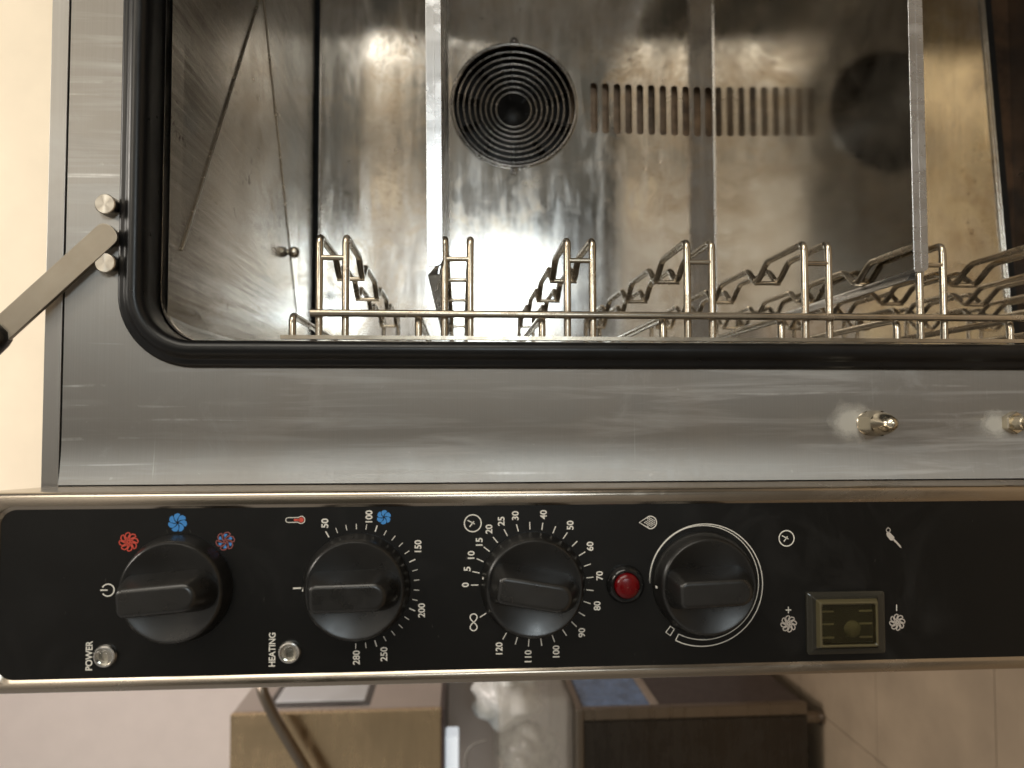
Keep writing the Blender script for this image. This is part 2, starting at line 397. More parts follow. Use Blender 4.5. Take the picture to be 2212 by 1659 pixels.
# ceiling sheet pressed in an X
CZ = OZ1-.0035
CC = atz(566, -25, CZ-.004)
CA = atz(391, 541, CZ); CB = atz(641, 676, CZ)
mx = CC.x
cx0, cx1 = CA.x, 2*mx-CA.x
bx0, bx1 = CB.x, 2*mx-CB.x
ov = [(OX0+.0145,.0222,CZ),(OX1-.0145,.0222,CZ),(OX1-.0145,YB-.010,CZ),(OX0+.0145,YB-.010,CZ),
      (cx0,CA.y,CZ),(cx1,CA.y,CZ),(bx1,CB.y,CZ),(bx0,CB.y,CZ),(mx,CC.y,CZ-.004)]
cm = MB().add(ov, [(0,1,5,4),(1,2,6,5),(2,3,7,6),(3,0,4,7),(4,5,8),(5,6,8),(6,7,8),(7,4,8)])
ceil = cm.build('ceiling_sheet', M_CEIL); part(ceil)
ceil.data.shade_flat()
def ridge(p, q, r):
    p = Vector(p)-Vector((0,0,.0006)); q = Vector(q)-Vector((0,0,.0006))
    part(MB().tube([p, p.lerp(q,.5), q], [r*.8, r, r], 8).build('pressed_ridge', M_PIN, smooth=60))
ridge(ov[4], ov[8], .0010); ridge(ov[5], ov[8], .0010); ridge(ov[6], ov[8], .00055); ridge(ov[7], ov[8], .00055)
p = atz(621, 545, CZ)
part(MB().lathe(p, [(.003,-.001),(.003,.0020),(.0052,.0032),(.0064,.0065),(.0058,.0098),(.0036,.0122),(.0006,.0130)], 24, (0,0,-1)).build('ceiling_bolt', M_PIN, smooth=50))
p = Vector((mx, CC.y, CZ-.004))
part(MB().lathe(p, [(.007,-.002),(.007,.003),(.005,.006),(.001,.007)], 20, (0,0,-1)).build('ceiling_bolt', M_FANDARK, smooth=50))
# rear baffle with fan opening and slots
BZ1 = at(688, 400, YB).z; BZ0 = HC-.66
BE0 = at(2124, 0, YB); BE1 = at(2170, 535, YB)     # the lower edge hangs askew
def bedge(x): return BE0.z+(BE1.z-BE0.z)*(x-BE0.x)/(BE1.x-BE0.x)
FC = at(1111, 229, YB); FR = .0815
holes = [[(FC.x+FR*math.cos(2*math.pi*k/56), FC.z+FR*math.sin(2*math.pi*k/56)) for k in range(56)]]
s0 = at(1283, 233, YB); s1 = at(1506, 241, YB)
for k in range(17):
    t = k/9.0; cxs = s0.x+(s1.x-s0.x)*t; czs = s0.z+(s1.z-s0.z)*t
    hw, hh = .0335, .0046
    holes.append(rrect(cxs-hw, cxs+hw, czs-hh, czs+hh, hh*.93, 4))
bf = plate('rear_baffle', [(OX0+.010,bedge(OX0+.010)),(OX1-.010,bedge(OX1-.010)),(OX1-.010,BZ1),(OX0+.010,BZ1)], holes, YB, YB+.0015, M_BAFFLE); part(bf)
part(MB().tube([(OX0+.010,YB-.0008,BZ1-.0012),(OX1-.010,YB-.0008,BZ1-.0012)], .0016, 8).build('baffle_top_edge', M_CHROME, smooth=50))
part(MB().box((s0.x-.06,YB+.014,s0.z-.28),(s0.x+.06,YB+.016,s0.z+.03)).build('slot_backing', M_SLOT))
part(MB().box((OX0-.005,.545,OZ0-.005),(OX1+.005,.548,OZ1+.005)).build('chamber_back_wall', M_RUST))
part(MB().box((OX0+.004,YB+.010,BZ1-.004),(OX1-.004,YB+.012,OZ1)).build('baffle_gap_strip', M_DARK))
# fan grille
gr = empty('fan_grille', (0,0,0)); gr.parent = oven; gr.matrix_parent_inverse = OI
def tor(c, R, r, name, mat, par, y, seg=56):
    return MB().tube([(c.x+R*math.cos(2*math.pi*k/seg), y, c.z+R*math.sin(2*math.pi*k/seg)) for k in range(seg)], r, 8, True).build(name, mat, par, smooth=60)
tor(FC, FR-.0010, .0024, 'grille_rim', M_GRILLE, gr, YB-.0022)
tor(FC, FR+.0016, .0009, 'opening_rim', M_CHROME, gr, YB-.0006)
for k, R in enumerate([.0738,.0660,.0585,.0512,.0440,.0370,.0300,.0232]):
    tor(FC, R, .00125, 'grille_ring', M_GRILLE, gr, YB+.004+.0012*k)
for k in range(6):
    a = math.radians(15+60*k)
    MB().tube([(FC.x+r*math.cos(a), YB+.0055+.0012*i*1.6+.0015, FC.z+r*math.sin(a)) for i, r in enumerate((FR,.065,.05,.034,.016))], .0011, 6).build('grille_spoke', M_FANDARK, gr, smooth=60)
for sgn in (-1, 1):
    c0 = Vector((FC.x+sgn*(FR+.004), YB-.002, FC.z))
    MB().tube([(c0.x+.0042*math.cos(t*math.pi/6), c0.y, c0.z+.0042*math.sin(t*math.pi/6)) for t in range(12)], .0013, 6, True).build('mounting_eye', M_GRILLE, gr, smooth=60)
    MB().lathe(c0, [(.0028,-.001),(.0028,.0015),(.0015,.0025)], 12).build('mounting_screw', M_GRILLE, gr, smooth=50)
fan = empty('fan_wheel', (0,0,0)); fan.parent = oven; fan.matrix_parent_inverse = OI
MB().lathe((FC.x,.541,FC.z), [(.095,0),(.095,.002),(.022,.004),(.014,.009),(.008,.012),(.001,.013)], 40).build('hub_disc', M_FANDARK, fan, smooth=40)
blm = None
for k in range(10):
    a = 2*math.pi*k/10
    b_ = MB()
    pts = [(.045,0),(.070,.004),(.092,.014)]
    rs = []
    for (r, t) in pts:
        x = FC.x+r*math.cos(a+t*6); z = FC.z+r*math.sin(a+t*6); rs.append([(x,.512,z),(x,.538,z)])
    b_.rings(rs, closed=False).build('fan_blade', M_FANDARK, fan)
xa, xb = OX0+.010, OX1-.010
part(MB().tube([(xa,YB-.0022,bedge(xa)+.0050),(xb,YB-.0022,bedge(xb)+.0050)], .0011, 8).build('baffle_bottom_bead', M_CHROME, smooth=50))
part(MB().tube([(xa,YB-.0005,bedge(xa)-.0004),(xb,YB-.0005,bedge(xb)-.0004)], .0012, 8).build('baffle_bottom_edge', M_CHROME, smooth=50))
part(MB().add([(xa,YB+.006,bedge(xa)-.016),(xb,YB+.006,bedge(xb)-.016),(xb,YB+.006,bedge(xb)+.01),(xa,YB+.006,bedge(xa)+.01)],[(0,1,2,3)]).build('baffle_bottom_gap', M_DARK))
# floor of chamber in front
part(MB().box((OX0+.012,.03,OZ0-.004),(OX1-.012,.49,OZ0+.0006)).build('chamber_floor', M_FLOOR))
# ------------------------------------------------------------------ control panel
YP = -.045
cp = empty('control_panel', (0,0,0)); cp.parent = oven; cp.matrix_parent_inverse = OI
PT = HC+.2695
PB = HC-.86
bx = MB()
pr = [(YP+.006,PB),(-.0005,PB),(-.0005,at(141,500,0).z-.001),(-.037,HC+.2626),(YP+.006,PT-.002)]
bx.rings([[(PX0+.0002,y,z) for y,z in pr],[(PX1-.0002,y,z) for y,z in pr]], True, True, True)
bx.build('panel_box', M_PANELSTEEL, cp, bevel=.0006)
BX1 = at(1100, 1092, YP).x; BX0 = at(1100, 1446, YP).x; BZT = at(-6, 1300, YP).z
ol = rrect(PX0, PX1, PB, PT, (.012,.012,.004,.004), 10)
il = rrect(BX0, BX1, PB+.02, BZT, (.0085,.0085,.006,.006), 10)
def off(loop, y): return [(x,y,z) for x,z in loop]
def scl(loop, d):
    x0=min(p[0] for p in loop);x1=max(p[0] for p in loop);z0=min(p[1] for p in loop);z1=max(p[1] for p in loop)
    cx=(x0+x1)/2;cz=(z0+z1)/2;fx=((x1-x0)/2+d)/((x1-x0)/2);fz=((z1-z0)/2+d)/((z1-z0)/2)
    return [(cx+(x-cx)*fx,cz+(z-cz)*fz) for x,z in loop]
rs = [off(ol,YP+.0065)]
for k in range(1, 6):
    a = math.pi/2*k/5; rs.append(off(scl(ol,-.0036*(1-math.cos(a))), YP+.0036-.0036*math.sin(a)))
rs += [off(scl(il,.0019),YP), off(scl(il,.0013),YP+.0003), off(il,YP+.0013), off(scl(il,-.0002),YP+.003)]
MB().rings(rs).build('panel_frame', M_PANELSTEEL, cp, smooth=28)
YO = YP+.0016
plate('overlay_film', il, [], YO, YO, M_OVER, cp)
# ---- printing on the overlay
YI = YO-.00025
PXM = .425/F0                                 # metres per survey unit on the panel
def pp(u, v): p = at(u, v, YO); return (p.x, p.z)
class INK(MB):
    def line(s, pts, w, closed=False):
        n = len(pts); L = []; R = []
        for i in range(n):
            if closed: a, b = pts[i-1], pts[(i+1)%n]
            else: a, b = pts[max(i-1,0)], pts[min(i+1,n-1)]
            dx, dz = b[0]-a[0], b[1]-a[1]; l = math.hypot(dx,dz) or 1
            nx, nz = -dz/l*w/2, dx/l*w/2
            L.append((pts[i][0]+nx, YI, pts[i][1]+nz)); R.append((pts[i][0]-nx, YI, pts[i][1]-nz))
        fs = [(i,(i+1)%n,n+(i+1)%n,n+i) for i in range(n if closed else n-1)]
        return s.add(L+R, fs)
    def poly(s, pts): return s.add([(x,YI,z) for x,z in pts], [tuple(range(len(pts)))])
    def circ(s, c, r, w, n=32): return s.line([(c[0]+r*math.cos(2*math.pi*k/n), c[1]+r*math.sin(2*math.pi*k/n)) for k in range(n)], w, True)
    def disc(s, c, r, n=16): return s.poly([(c[0]+r*math.cos(2*math.pi*k/n), c[1]+r*math.sin(2*math.pi*k/n)) for k in range(n)])
def clk(c, r, th):                            # clock position: degrees clockwise from up
    a = math.radians(th); return (c[0]+r*math.sin(a), c[1]+r*math.cos(a))
def text(body, u, v, h, wide, name='printed_number', bold=.0):
    cu = bpy.data.curves.new('t', 'FONT'); cu.body = body; cu.size = 1; cu.align_x = 'CENTER'; cu.align_y = 'CENTER'; cu.offset = bold
    o = bpy.data.objects.new('t', cu); COL.objects.link(o)
    dg = bpy.context.evaluated_depsgraph_get(); me = bpy.data.meshes.new_from_object(o.evaluated_get(dg))
    xs = [q.co.x for q in me.vertices]; ys = [q.co.y for q in me.vertices]
    bpy.data.objects.remove(o)
    cx, cy = (min(xs)+max(xs))/2, (min(ys)+max(ys))/2
    kx = wide/(max(xs)-min(xs)); ky = h/(max(ys)-min(ys)); c = pp(u, v)
    for q in me.vertices: q.co = Vector((c[0]+(q.co.x-cx)*kx, YI, c[1]+(q.co.y-cy)*ky))
    me.materials.clear(); me.name = name
    return mesh_obj(me, name, M_WHITE, cp)
def c1(x,y): return ((x*.54257)*.5486, (1850+y*.54257)*.5486)
def c2(x,y): return ((950+x*.48222)*.5486, (1900+y*.48222)*.5486)
def c3(x,y): return ((1700+x*.48213)*.5486, (1900+y*.48222)*.5486)
def c4(x,y): return ((2400+x*.48222)*.5486, (1900+y*.48222)*.5486)
def c5(x,y): return ((3000+x*.48224)*.5486, (1900+y*.48222)*.5486)
text('POWER', 192.8, 1416, .0036, .0156, 'printed_word', .022)
text('HEATING', 588, 1403, .0036, .0182, 'printed_word', .022)
NH, DW = .0038, .0026
def num(b, uv): text(b, uv[0], uv[1], NH, DW*len(b)*(.86 if b.startswith('1') else 1)-.0001, 'printed_number', .020)
for b, x, y in (('50',683,332),('100',1043,276),('150',1443,518),('200',1472,1043),('250',1165,1400),('280',940,1428)): num(b, c2(x,y))
for b, x, y in (('0',275,835),('5',290,705),('10',322,590),('15',388,483),('20',467,380),('25',567,316),('30',682,270),('40',912,262),('50',1130,348),('60',1292,520),('70',1370,760),('80',1350,1006),('90',1225,1225),('100',1015,1378),('110',787,1417),('120',550,1353)): num(b, c3(x,y))
K1 = pp(385,1270); K2 = pp(771.7,1266); K3 = pp(1150.7,1261.5); K4 = pp(1519,1258)
ik = INK()
for k in range(23):
    th = 60+k*9.59; w = .00062 if k % 5 == 0 else .0004
    ik.line([clk(K2,120*PXM,th), clk(K2,(134 if k%5==0 else 131.5)*PXM,th)], w)
ik.build('temperature_scale', M_WHITE, cp)
INK().line([clk(K2,117*PXM,-1), clk(K2,134*PXM,-1)], .0008).build('zero_tick', M_WHITE, cp)
ik = INK()
for k in range(25): ik.line([clk(K3,117*PXM,12.46*k), clk(K3,133*PXM,12.46*k)], .00055)
ik.line([clk(K3,117*PXM,329), clk(K3,133*PXM,329)], .00055)
ik.build('timer_scale', M_WHITE, cp)
c = pp(*c3(342,1140)); ik = INK()
ik.line([(c[0]+.0046*math.cos(t)/(1+math.sin(t)**2), c[1]+.0054*math.sin(t)*math.cos(t)/(1+math.sin(t)**2)) for t in [2*math.pi*k/40 for k in range(40)]], .0006, True)
ik.build('infinity_symbol', M_WHITE, cp)
def clock(u, v, r):
    c = pp(u, v); ik = INK(); ik.circ(c, r, .0006)
    ik.line([clk(c,.0012,200), clk(c,r*.72,30)], .0005); ik.line([clk(c,.0012,120), clk(c,r*.55,312)], .0006)
    ik.build('clock_symbol', M_WHITE, cp)
clock(*c3(335,332), .0047); clock(*c5(200,455), .0044)
# power symbol
c = pp(*c1(785,872)); ik = INK()
ik.line([clk(c,.0032,a) for a in range(25,337,12)], .00065); ik.line([clk(c,.0040,0), clk(c,.0002,0)], .0007); ik.build('standby_symbol', M_WHITE, cp)
# fan symbols
def fan_outline(u, v, r, mat, n=8, w=.0005, name='fan_symbol'):
    c = pp(u, v); ik = INK(); ik.circ(c, r*.14, w, 12)
    for k in range(n):
        t0 = 360/n*k; pts = []
        for rr, th in ((.20,0),(.45,4),(.72,-2),(.93,8),(1.0,22),(.93,35),(.72,36),(.45,28)): pts.append(clk(c, r*rr, t0+th*(8/n)+rr*20))
        ik.line(pts, w, True)
    return ik.build(name, mat, cp)
def fan_solid(u, v, r, mat, n=6, name='fan_symbol', s0=.12, s1=1.0, wd=1.0):
    c = pp(u, v); ik = INK()
    for k in range(n):
        t0 = 360/n*k; pts = []; h = 180/n*wd*.93
        for rr, th in ((s0,0),(s0+.3*(s1-s0),-h*.8),(s0+.7*(s1-s0),-h),(s0+.93*(s1-s0),-h*.7),(s1,0),(s0+.93*(s1-s0),h*.8),(s0+.7*(s1-s0),h),(s0+.3*(s1-s0),h*.7)): pts.append(clk(c, r*rr, t0+th+rr*38))
        ik.poly(pts)
    return ik.build(name, mat, cp)
fan_outline(*c1(935,522), .0050, M_RED, 8, .0006)
fan_solid(*c1(1290,383), .0051, M_BLUE, 7)
fan_outline(*c1(1636,517), .0050, plain('dim_red_print', (.26,.075,.07), .5), 6, .0006)
fan_solid(*c1(1636,517), .0042, M_BLUE, 6, s0=.32, s1=.95, wd=.55)
fan_solid(*c2(1165,283), .0040, M_BLUE, 6)
M_ICON = plain('pale_print', (.50,.45,.40), .5)
fan_outline(*c5(217,1153), .0046, M_ICON, 8, .0006); fan_outline(*c5(1103,1140), .0046, M_ICON, 8, .0006)
c = pp(*c5(215,1040)); INK().line([(c[0]-.0018,c[1]),(c[0]+.0018,c[1])], .0005).line([(c[0],c[1]-.0016),(c[0],c[1]+.0016)], .0005).build('plus_sign', M_WHITE, cp)
c = pp(*c5(1098,1022)); INK().line([(c[0]-.0018,c[1]),(c[0]+.0018,c[1])], .0005).build('minus_sign', M_WHITE, cp)
# thermometer
c = pp(*c2(440,305)); ik = INK()
out = [clk((c[0],c[1]+.0037), .0013, a) for a in range(-90,91,20)] + [clk((c[0],c[1]-.0033), .0020, a) for a in range(40,321,20)]
ik.line(out, .0004, True).build('thermometer_outline', M_WHITE, cp)
INK().disc((c[0],c[1]-.0033), .0014).add([(c[0]-.0006,YI,c[1]-.0024),(c[0]+.0006,YI,c[1]-.0024),(c[0]+.0006,YI,c[1]+.0006),(c[0]-.0006,YI,c[1]+.0006)],[(0,1,2,3)]).build('thermometer_fill', M_RED, cp)
# water drop with dots
c = pp(*c4(333,325)); ik = INK()
r = .0035
out = [clk(c, r, a) for a in range(75,286,12)] + [(c[0], c[1]+.0064)]
ik.line(out, .00055, True)
for i in range(-2,3):
    for j in range(-2,5):
        x = i*.00105+(.0005 if j%2 else 0); z = j*.00092-.0004
        if math.hypot(x,z) < .0027 or (z > 0 and abs(x) < .0024*(1-z/.0056)): ik.disc((c[0]+x,c[1]+z), .00036, 8)
ik.build('water_drop_symbol', M_WHITE, cp)
# steam dial wedge
S = .48222*.5486*PXM; ik = INK()
arc = []
for k in range(61):
    th = 297*k/60; arc.append(clk(K4, S*(448+ (525-448)*min(1,k/60*1.02)**.75), th))
arc2 = [clk(K4, S*(448+20*min(1,k/14)), 297*k/60) for k in range(61)]
ik.line(arc, .0005); ik.line(arc2, .0004); ik.line([arc[-1],arc2[-1]], .0005)
ik.line([clk(K4,S*(482+d),306+a) for d,a in ((-32,-2.6),(-32,2.6),(30,2.6),(30,-2.6))], .0005, True)
ik.build('steam_dial_scale', M_WHITE, cp)
# probe symbol
ik = INK(); ik.circ(pp(*c5(1030,388)), .0012, .0004, 16); ik.line([pp(*c5(1028,362)),pp(*c5(1026,380))], .0003)
ik.poly([pp(*c5(x,y)) for x,y in ((1015,410),(1038,402),(1080,445),(1078,462),(1062,474),(1046,470),(1018,435))])
ik.poly([pp(*c5(x,y)) for x,y in ((1070,470),(1080,460),(1132,516),(1138,536),(1124,526))]); ik.build('probe_symbol', M_ICON, cp)
# faint scuffs
ik = INK()
for _ in range(26):
    u = random.uniform(60,2150); v = random.uniform(1110,1430); c = pp(u, v); a = random.uniform(-.4,.4)+math.pi/2; l = random.uniform(.0003,.0011)
    ik.line([(c[0]-l*math.sin(a),c[1]-l*math.cos(a)),(c[0]+l*math.sin(a),c[1]+l*math.cos(a))], .00012)
ik.build('scuff_marks', plain('scuff', (.10,.095,.085), .6), cp, tagkind='stuff')
# ---- knobs
def knob(c, th, lab=None, base=YO):
    e = empty('selector_knob', (0,0,0)); e.parent = oven
    e.matrix_parent_inverse = OI; e.location = (c[0], base, c[1]); e.rotation_euler = (0, math.radians(th), 0)
    MB().lathe((0,0,0), [(.0290,.0),(.0292,.0012),(.0288,.0030),(.0272,.0098),(.0266,.0114),(.0257,.0122),(.0248,.0122),(.0238,.0116),(.001,.0114)], 64).build('dial_disc', M_KNOB, e, smooth=40)
    def outline(hw, zt, zb, rt, rb, y):
        return [(x,y,z) for x,z in rrect(-hw, hw, zb, zt, (rt,rt,rb,rb), 7)]
    rs = [outline(.0112,.0242,-.0248,.0055,.0105,-.0100), outline(.0109,.0240,-.0246,.0055,.0105,-.0120), outline(.0088,.0226,-.0214,.0045,.0087,-.0215), outline(.0067,.0206,-.0176,.0032,.0066,-.0284)]
    MB().rings(rs, True, False, True).build('grip', M_KNOB, e, smooth=50, bevel=.0022, bseg=5)
    MB().box((-.0006,-.0060,.0268),(.0006,-.0030,.0286)).build('pointer_mark', M_WHITE, e)
    return e
knob(K1, -4.5); knob(K2, -1); knob(K3, 9.7); knob(K4, -2)
# ---- pilot lamps
def pilot(u, v):
    c = at(u, v, YO); e = empty('pilot_lamp', (0,0,0)); e.parent = oven; e.matrix_parent_inverse = OI
    MB().lathe(c, [(.0062,0),(.0062,.0012),(.0056,.0022),(.0048,.0024),(.0046,.0008)], 32, cap=False).build('bezel', M_CHROME, e, smooth=30)
    MB().lathe((c.x,c.y,c.z), [(.0046,.0004),(.0046,.0024),(.0040,.0036),(.0024,.0042),(.0006,.0043)], 32).build('lens', M_CLEAR, e, smooth=60)
    MB().lathe((c.x,c.y,c.z), [(.0044,.0001),(.0044,.0002),(.0002,.0003)], 24).build('reflector', M_CHROME, e)
pilot(229,1416); pilot(626,1408)
c = at(1350,1261,YO); e = empty('red_indicator', (0,0,0)); e.parent = oven; e.matrix_parent_inverse = OI
MB().lathe(c, [(.0106,0),(.0108,.0015),(.0100,.0042),(.0086,.0052),(.0074,.0050),(.0070,.0030)], 40, cap=False).build('bezel', M_GLOSSBLACK, e, smooth=40)
MB().lathe(c, [(.0070,.001),(.0070,.0060),(.0064,.0072),(.0040,.0080),(.0005,.0083)], 40).build('lens', M_REDLENS, e, smooth=50)
# ---- rocker switch under silicone cover
e = empty('rocker_switch', (0,0,0)); e.parent = oven; e.matrix_parent_inverse = OI
q0 = at(1741,1412,YO); q1 = at(1906,1275,YO)
X0,X1,Z0,Z1 = q0.x,q1.x,q1.z,q0.z
r0 = at(1770,1398,YO-.006); r1 = at(1894,1298,YO-.006)
A0,A1,B0,B1 = r0.x,r1.x,r1.z,r0.z
def rl(x0,x1,z0,z1,r,y): return [(x,y,z) for x,z in rrect(x0,x1,z0,z1,r,5)]
MB().rings([rl(X0,X1,Z0,Z1,.0014,YO), rl(X0,X1,Z0,Z1,.0014,YO-.0020), rl(X0+.001,X1-.001,Z0+.001,Z1-.001,.0012,YO-.0026), rl(A0-.0022,A1+.0022,B0-.0022,B1+.0022,.001,YO-.0030), rl(A0-.0012,A1+.0012,B0-.0012,B1+.0012,.001,YO-.0050)], True).build('switch_surround', plain('smoky_surround', (.028,.026,.020), .18), e, smooth=30)
MB().rings([rl(A0-.0012,A1+.0012,B0-.0012,B1+.0012,.001,YO-.0045), rl(A0,A1,B0,B1,.001,YO-.0072), rl(A0+.0006,A1-.0006,B0+.0006,B1-.0006,.001,YO-.0076), rl(A0+.0014,A1-.0014,B0+.0014,B1-.0014,.001,YO-.0072), rl(A0+.0016,A1-.0016,B0+.0016,B1-.0016,.001,YO-.004)], True).build('cover_rim', M_SWITCHFRAME, e, smooth=30)
MB().rings([rl(A0+.0016,A1-.0016,B0+.0016,B1-.0016,.0008,YO-.0042), rl(A0+.0022,A1-.0022,B0+.0022,B1-.0022,.0008,YO-.0052)], True, False, True).build('rocker', M_SWITCHBASE, e, smooth=30)
mk = MB()
for fx in (.2,.5,.78):
    for (za,zb) in ((.06,.26),(.70,.92)):
        x = A0+(A1-A0)*fx; z0 = B1-(B1-B0)*za; z1 = B1-(B1-B0)*zb
        mk.box((x-.0005,YO-.0056,z1),(x+.0005,YO-.0051,z0))
mk.build('rocker_ribs', plain('rib_plastic', (.22,.20,.14), .4), e)
MB().lathe(((A0*.62+A1*.38), YO-.0050, B0*.58+B1*.42), [(.0050,0),(.0046,.0006),(.0030,.0009),(.0003,.001)], 24).build('worn_patch', plain('worn_plastic', (.13,.12,.075), .5, var=.6), e, smooth=50)
MB().rings([rl(A0+.0010,A1-.0010,B0+.0010,B1-.0010,.001,YO-.0066), rl(A0+.0014,A1-.0014,B0+.0014,B1-.0014,.001,YO-.0070)], True, True, True).build('silicone_cover', M_SILICONE, e, smooth=30)
# ------------------------------------------------------------------ fittings on the front face
m, nt, b = new_mat('turned_steel_face'); b.inputs['Metallic'].default_value = 1; b.inputs['Base Color'].default_value = (.60,.56,.49,1); b.inputs['Roughness'].default_value = .28
b.inputs['Anisotropic'].default_value = .85
tn = nt.nodes.new('ShaderNodeTangent'); tn.direction_type = 'RADIAL'; tn.axis = 'Y'; nt.links.new(tn.outputs[0], b.inputs['Tangent'])
M_PIN_T = m
def pin(u, v, h=.0085):
    c = at(u, v, -h); c.y = 0
    e = empty('stop_pin', c); e.parent = oven; e.matrix_parent_inverse = OI
    MB().lathe((0,0,0), [(.0060,0),(.0060,h-.0006),(.0055,h),(.0003,h)], 40).build('pin_body', M_PIN_T, e, smooth=30)
pin(226,440); pin(226,567)
# latch lever
e = empty('latch_lever', (0,0,0)); e.parent = oven; e.matrix_parent_inverse = OI
L0 = at(229,506,-.009); L1 = at(-22,733,-.009)
d = (L1-L0); d.y = 0; ln = d.length; d.normalize(); n = Vector((-d.z,0,d.x)); hw = .0074
pts = []
for k in range(11):
    a = math.pi/2+math.pi*k/10; pts.append(L0 + d*hw*.75*math.cos(a) + n*hw*math.sin(a))
pts += [L0+d*ln-n*hw, L0+d*ln+n*hw]
MB().rings([[Vector((p.x,-.0058,p.z)) for p in pts],[Vector((p.x,-.009,p.z)) for p in pts]], True, True, True).build('lever_bar', M_BAR, e, bevel=.0004)
MB().lathe((L0.x,0,L0.z), [(.005,0),(.005,.0062)], 20).build('pivot', M_PIN, e, smooth=30)
bc = at(2,716,-.0075)
MB().tube([bc-d*.003, bc, bc+d*.004, bc+d*.016, bc+d*.022, bc+d*.024], [.004,.0078,.0088,.0092,.0075,.002], 24).build('lever_handle', M_BALL, e, smooth=50)
# door catch studs
def hexr(c, r, h, n=6, rot=0, R=None): return [(c.x+r*math.sin(2*math.pi*(k+.5)/n+rot), -h, c.z+r*math.cos(2*math.pi*(k+.5)/n+rot)) for k in range(n)]
e = empty('catch_stud', (0,0,0)); e.parent = oven; e.matrix_parent_inverse = OI
c = at(1874,914,0)
MB().lathe(c, [(.0078,0),(.0078,.0012),(.0072,.0018)], 32).build('washer', M_PIN, e, smooth=30)
NS = 48
def blend(r, h, k):                           # k=1 hexagon, 0 circle
    out = []
    for i in range(NS):
        a = 2*math.pi*i/NS; am = (a % (math.pi/3))-math.pi/6
        rh = min(r*1.0/math.cos(am)*.93, r*1.06) if k else r
        out.append((c.x+rh*math.sin(a+math.pi/6*0+math.pi/6), -h, c.z+rh*math.cos(a+math.pi/6)))
    return out
MB().rings([blend(.0076,.0012,1), blend(.0076,.0155,1), blend(.0074,.0170,1)], True).build('hex_nut', M_BRASS, e, smooth=25)
MB().lathe(c, [(.0074,.0165),(.0069,.0195),(.0057,.0240),(.0040,.0282),(.0022,.0302),(.0004,.0308)], 40).build('domed_tip', M_BRASS, e, smooth=40)
e = empty('catch_stud', (0,0,0)); e.parent = oven; e.matrix_parent_inverse = OI
c = at(2183,913,0)
MB().rings([blend(.0068,.0003,1), blend(.0068,.0055,1), blend(.0062,.0062,1)], True, False, True).build('hex_nut', M_BRASS, e, smooth=25)
MB().lathe(c, [(.0048,.006),(.0048,.014),(.0042,.0148)], 32).build('collar', M_BRASS, e, smooth=30)
MB().lathe(c, [(.0036,.0148),(.0036,.024),(.0028,.026),(.0004,.0264)], 32).build('bolt', M_BAR, e, smooth=30)
# lime bloom around the studs belongs to the metal: thin dried-on film
def film(u, v, rx, rz, seed):
    c = at(u, v, 0); m, nt, b = new_mat('lime_bloom'); b.inputs['Base Color'].default_value = (.62,.60,.55,1); b.inputs['Roughness'].default_value = .7
    g = nt.nodes.new('ShaderNodeNewGeometry'); vs = nt.nodes.new('ShaderNodeVectorMath'); vs.operation = 'SUBTRACT'; vs.inputs[1].default_value = c
    nt.links.new(g.outputs['Position'], vs.inputs[0])
    vm = nt.nodes.new('ShaderNodeVectorMath'); vm.operation = 'MULTIPLY'; vm.inputs[1].default_value = (1/rx,0,1/rz); nt.links.new(vs.outputs[0], vm.inputs[0])
    ll = nt.nodes.new('ShaderNodeVectorMath'); ll.operation = 'LENGTH'; nt.links.new(vm.outputs[0], ll.inputs[0])
    f = math_(nt, 'ADD', ll.outputs['Value'], rng(nt, noi(nt, pos(nt), 130, 6, .7), 0,1,-.45,.45))
    nt.links.new(rng(nt, f, .35, .95, .62, 0), b.inputs['Alpha'])
    o = MB().add([(c.x-rx,-.0006,c.z-rz),(c.x+rx,-.0006,c.z-rz),(c.x+rx,-.0006,c.z+rz),(c.x-rx,-.0006,c.z+rz)],[(0,1,2,3)]).build('lime_film', m); part(o)
film(1836,912,.0150,.0165,1); film(2150,918,.0110,.0130,2)
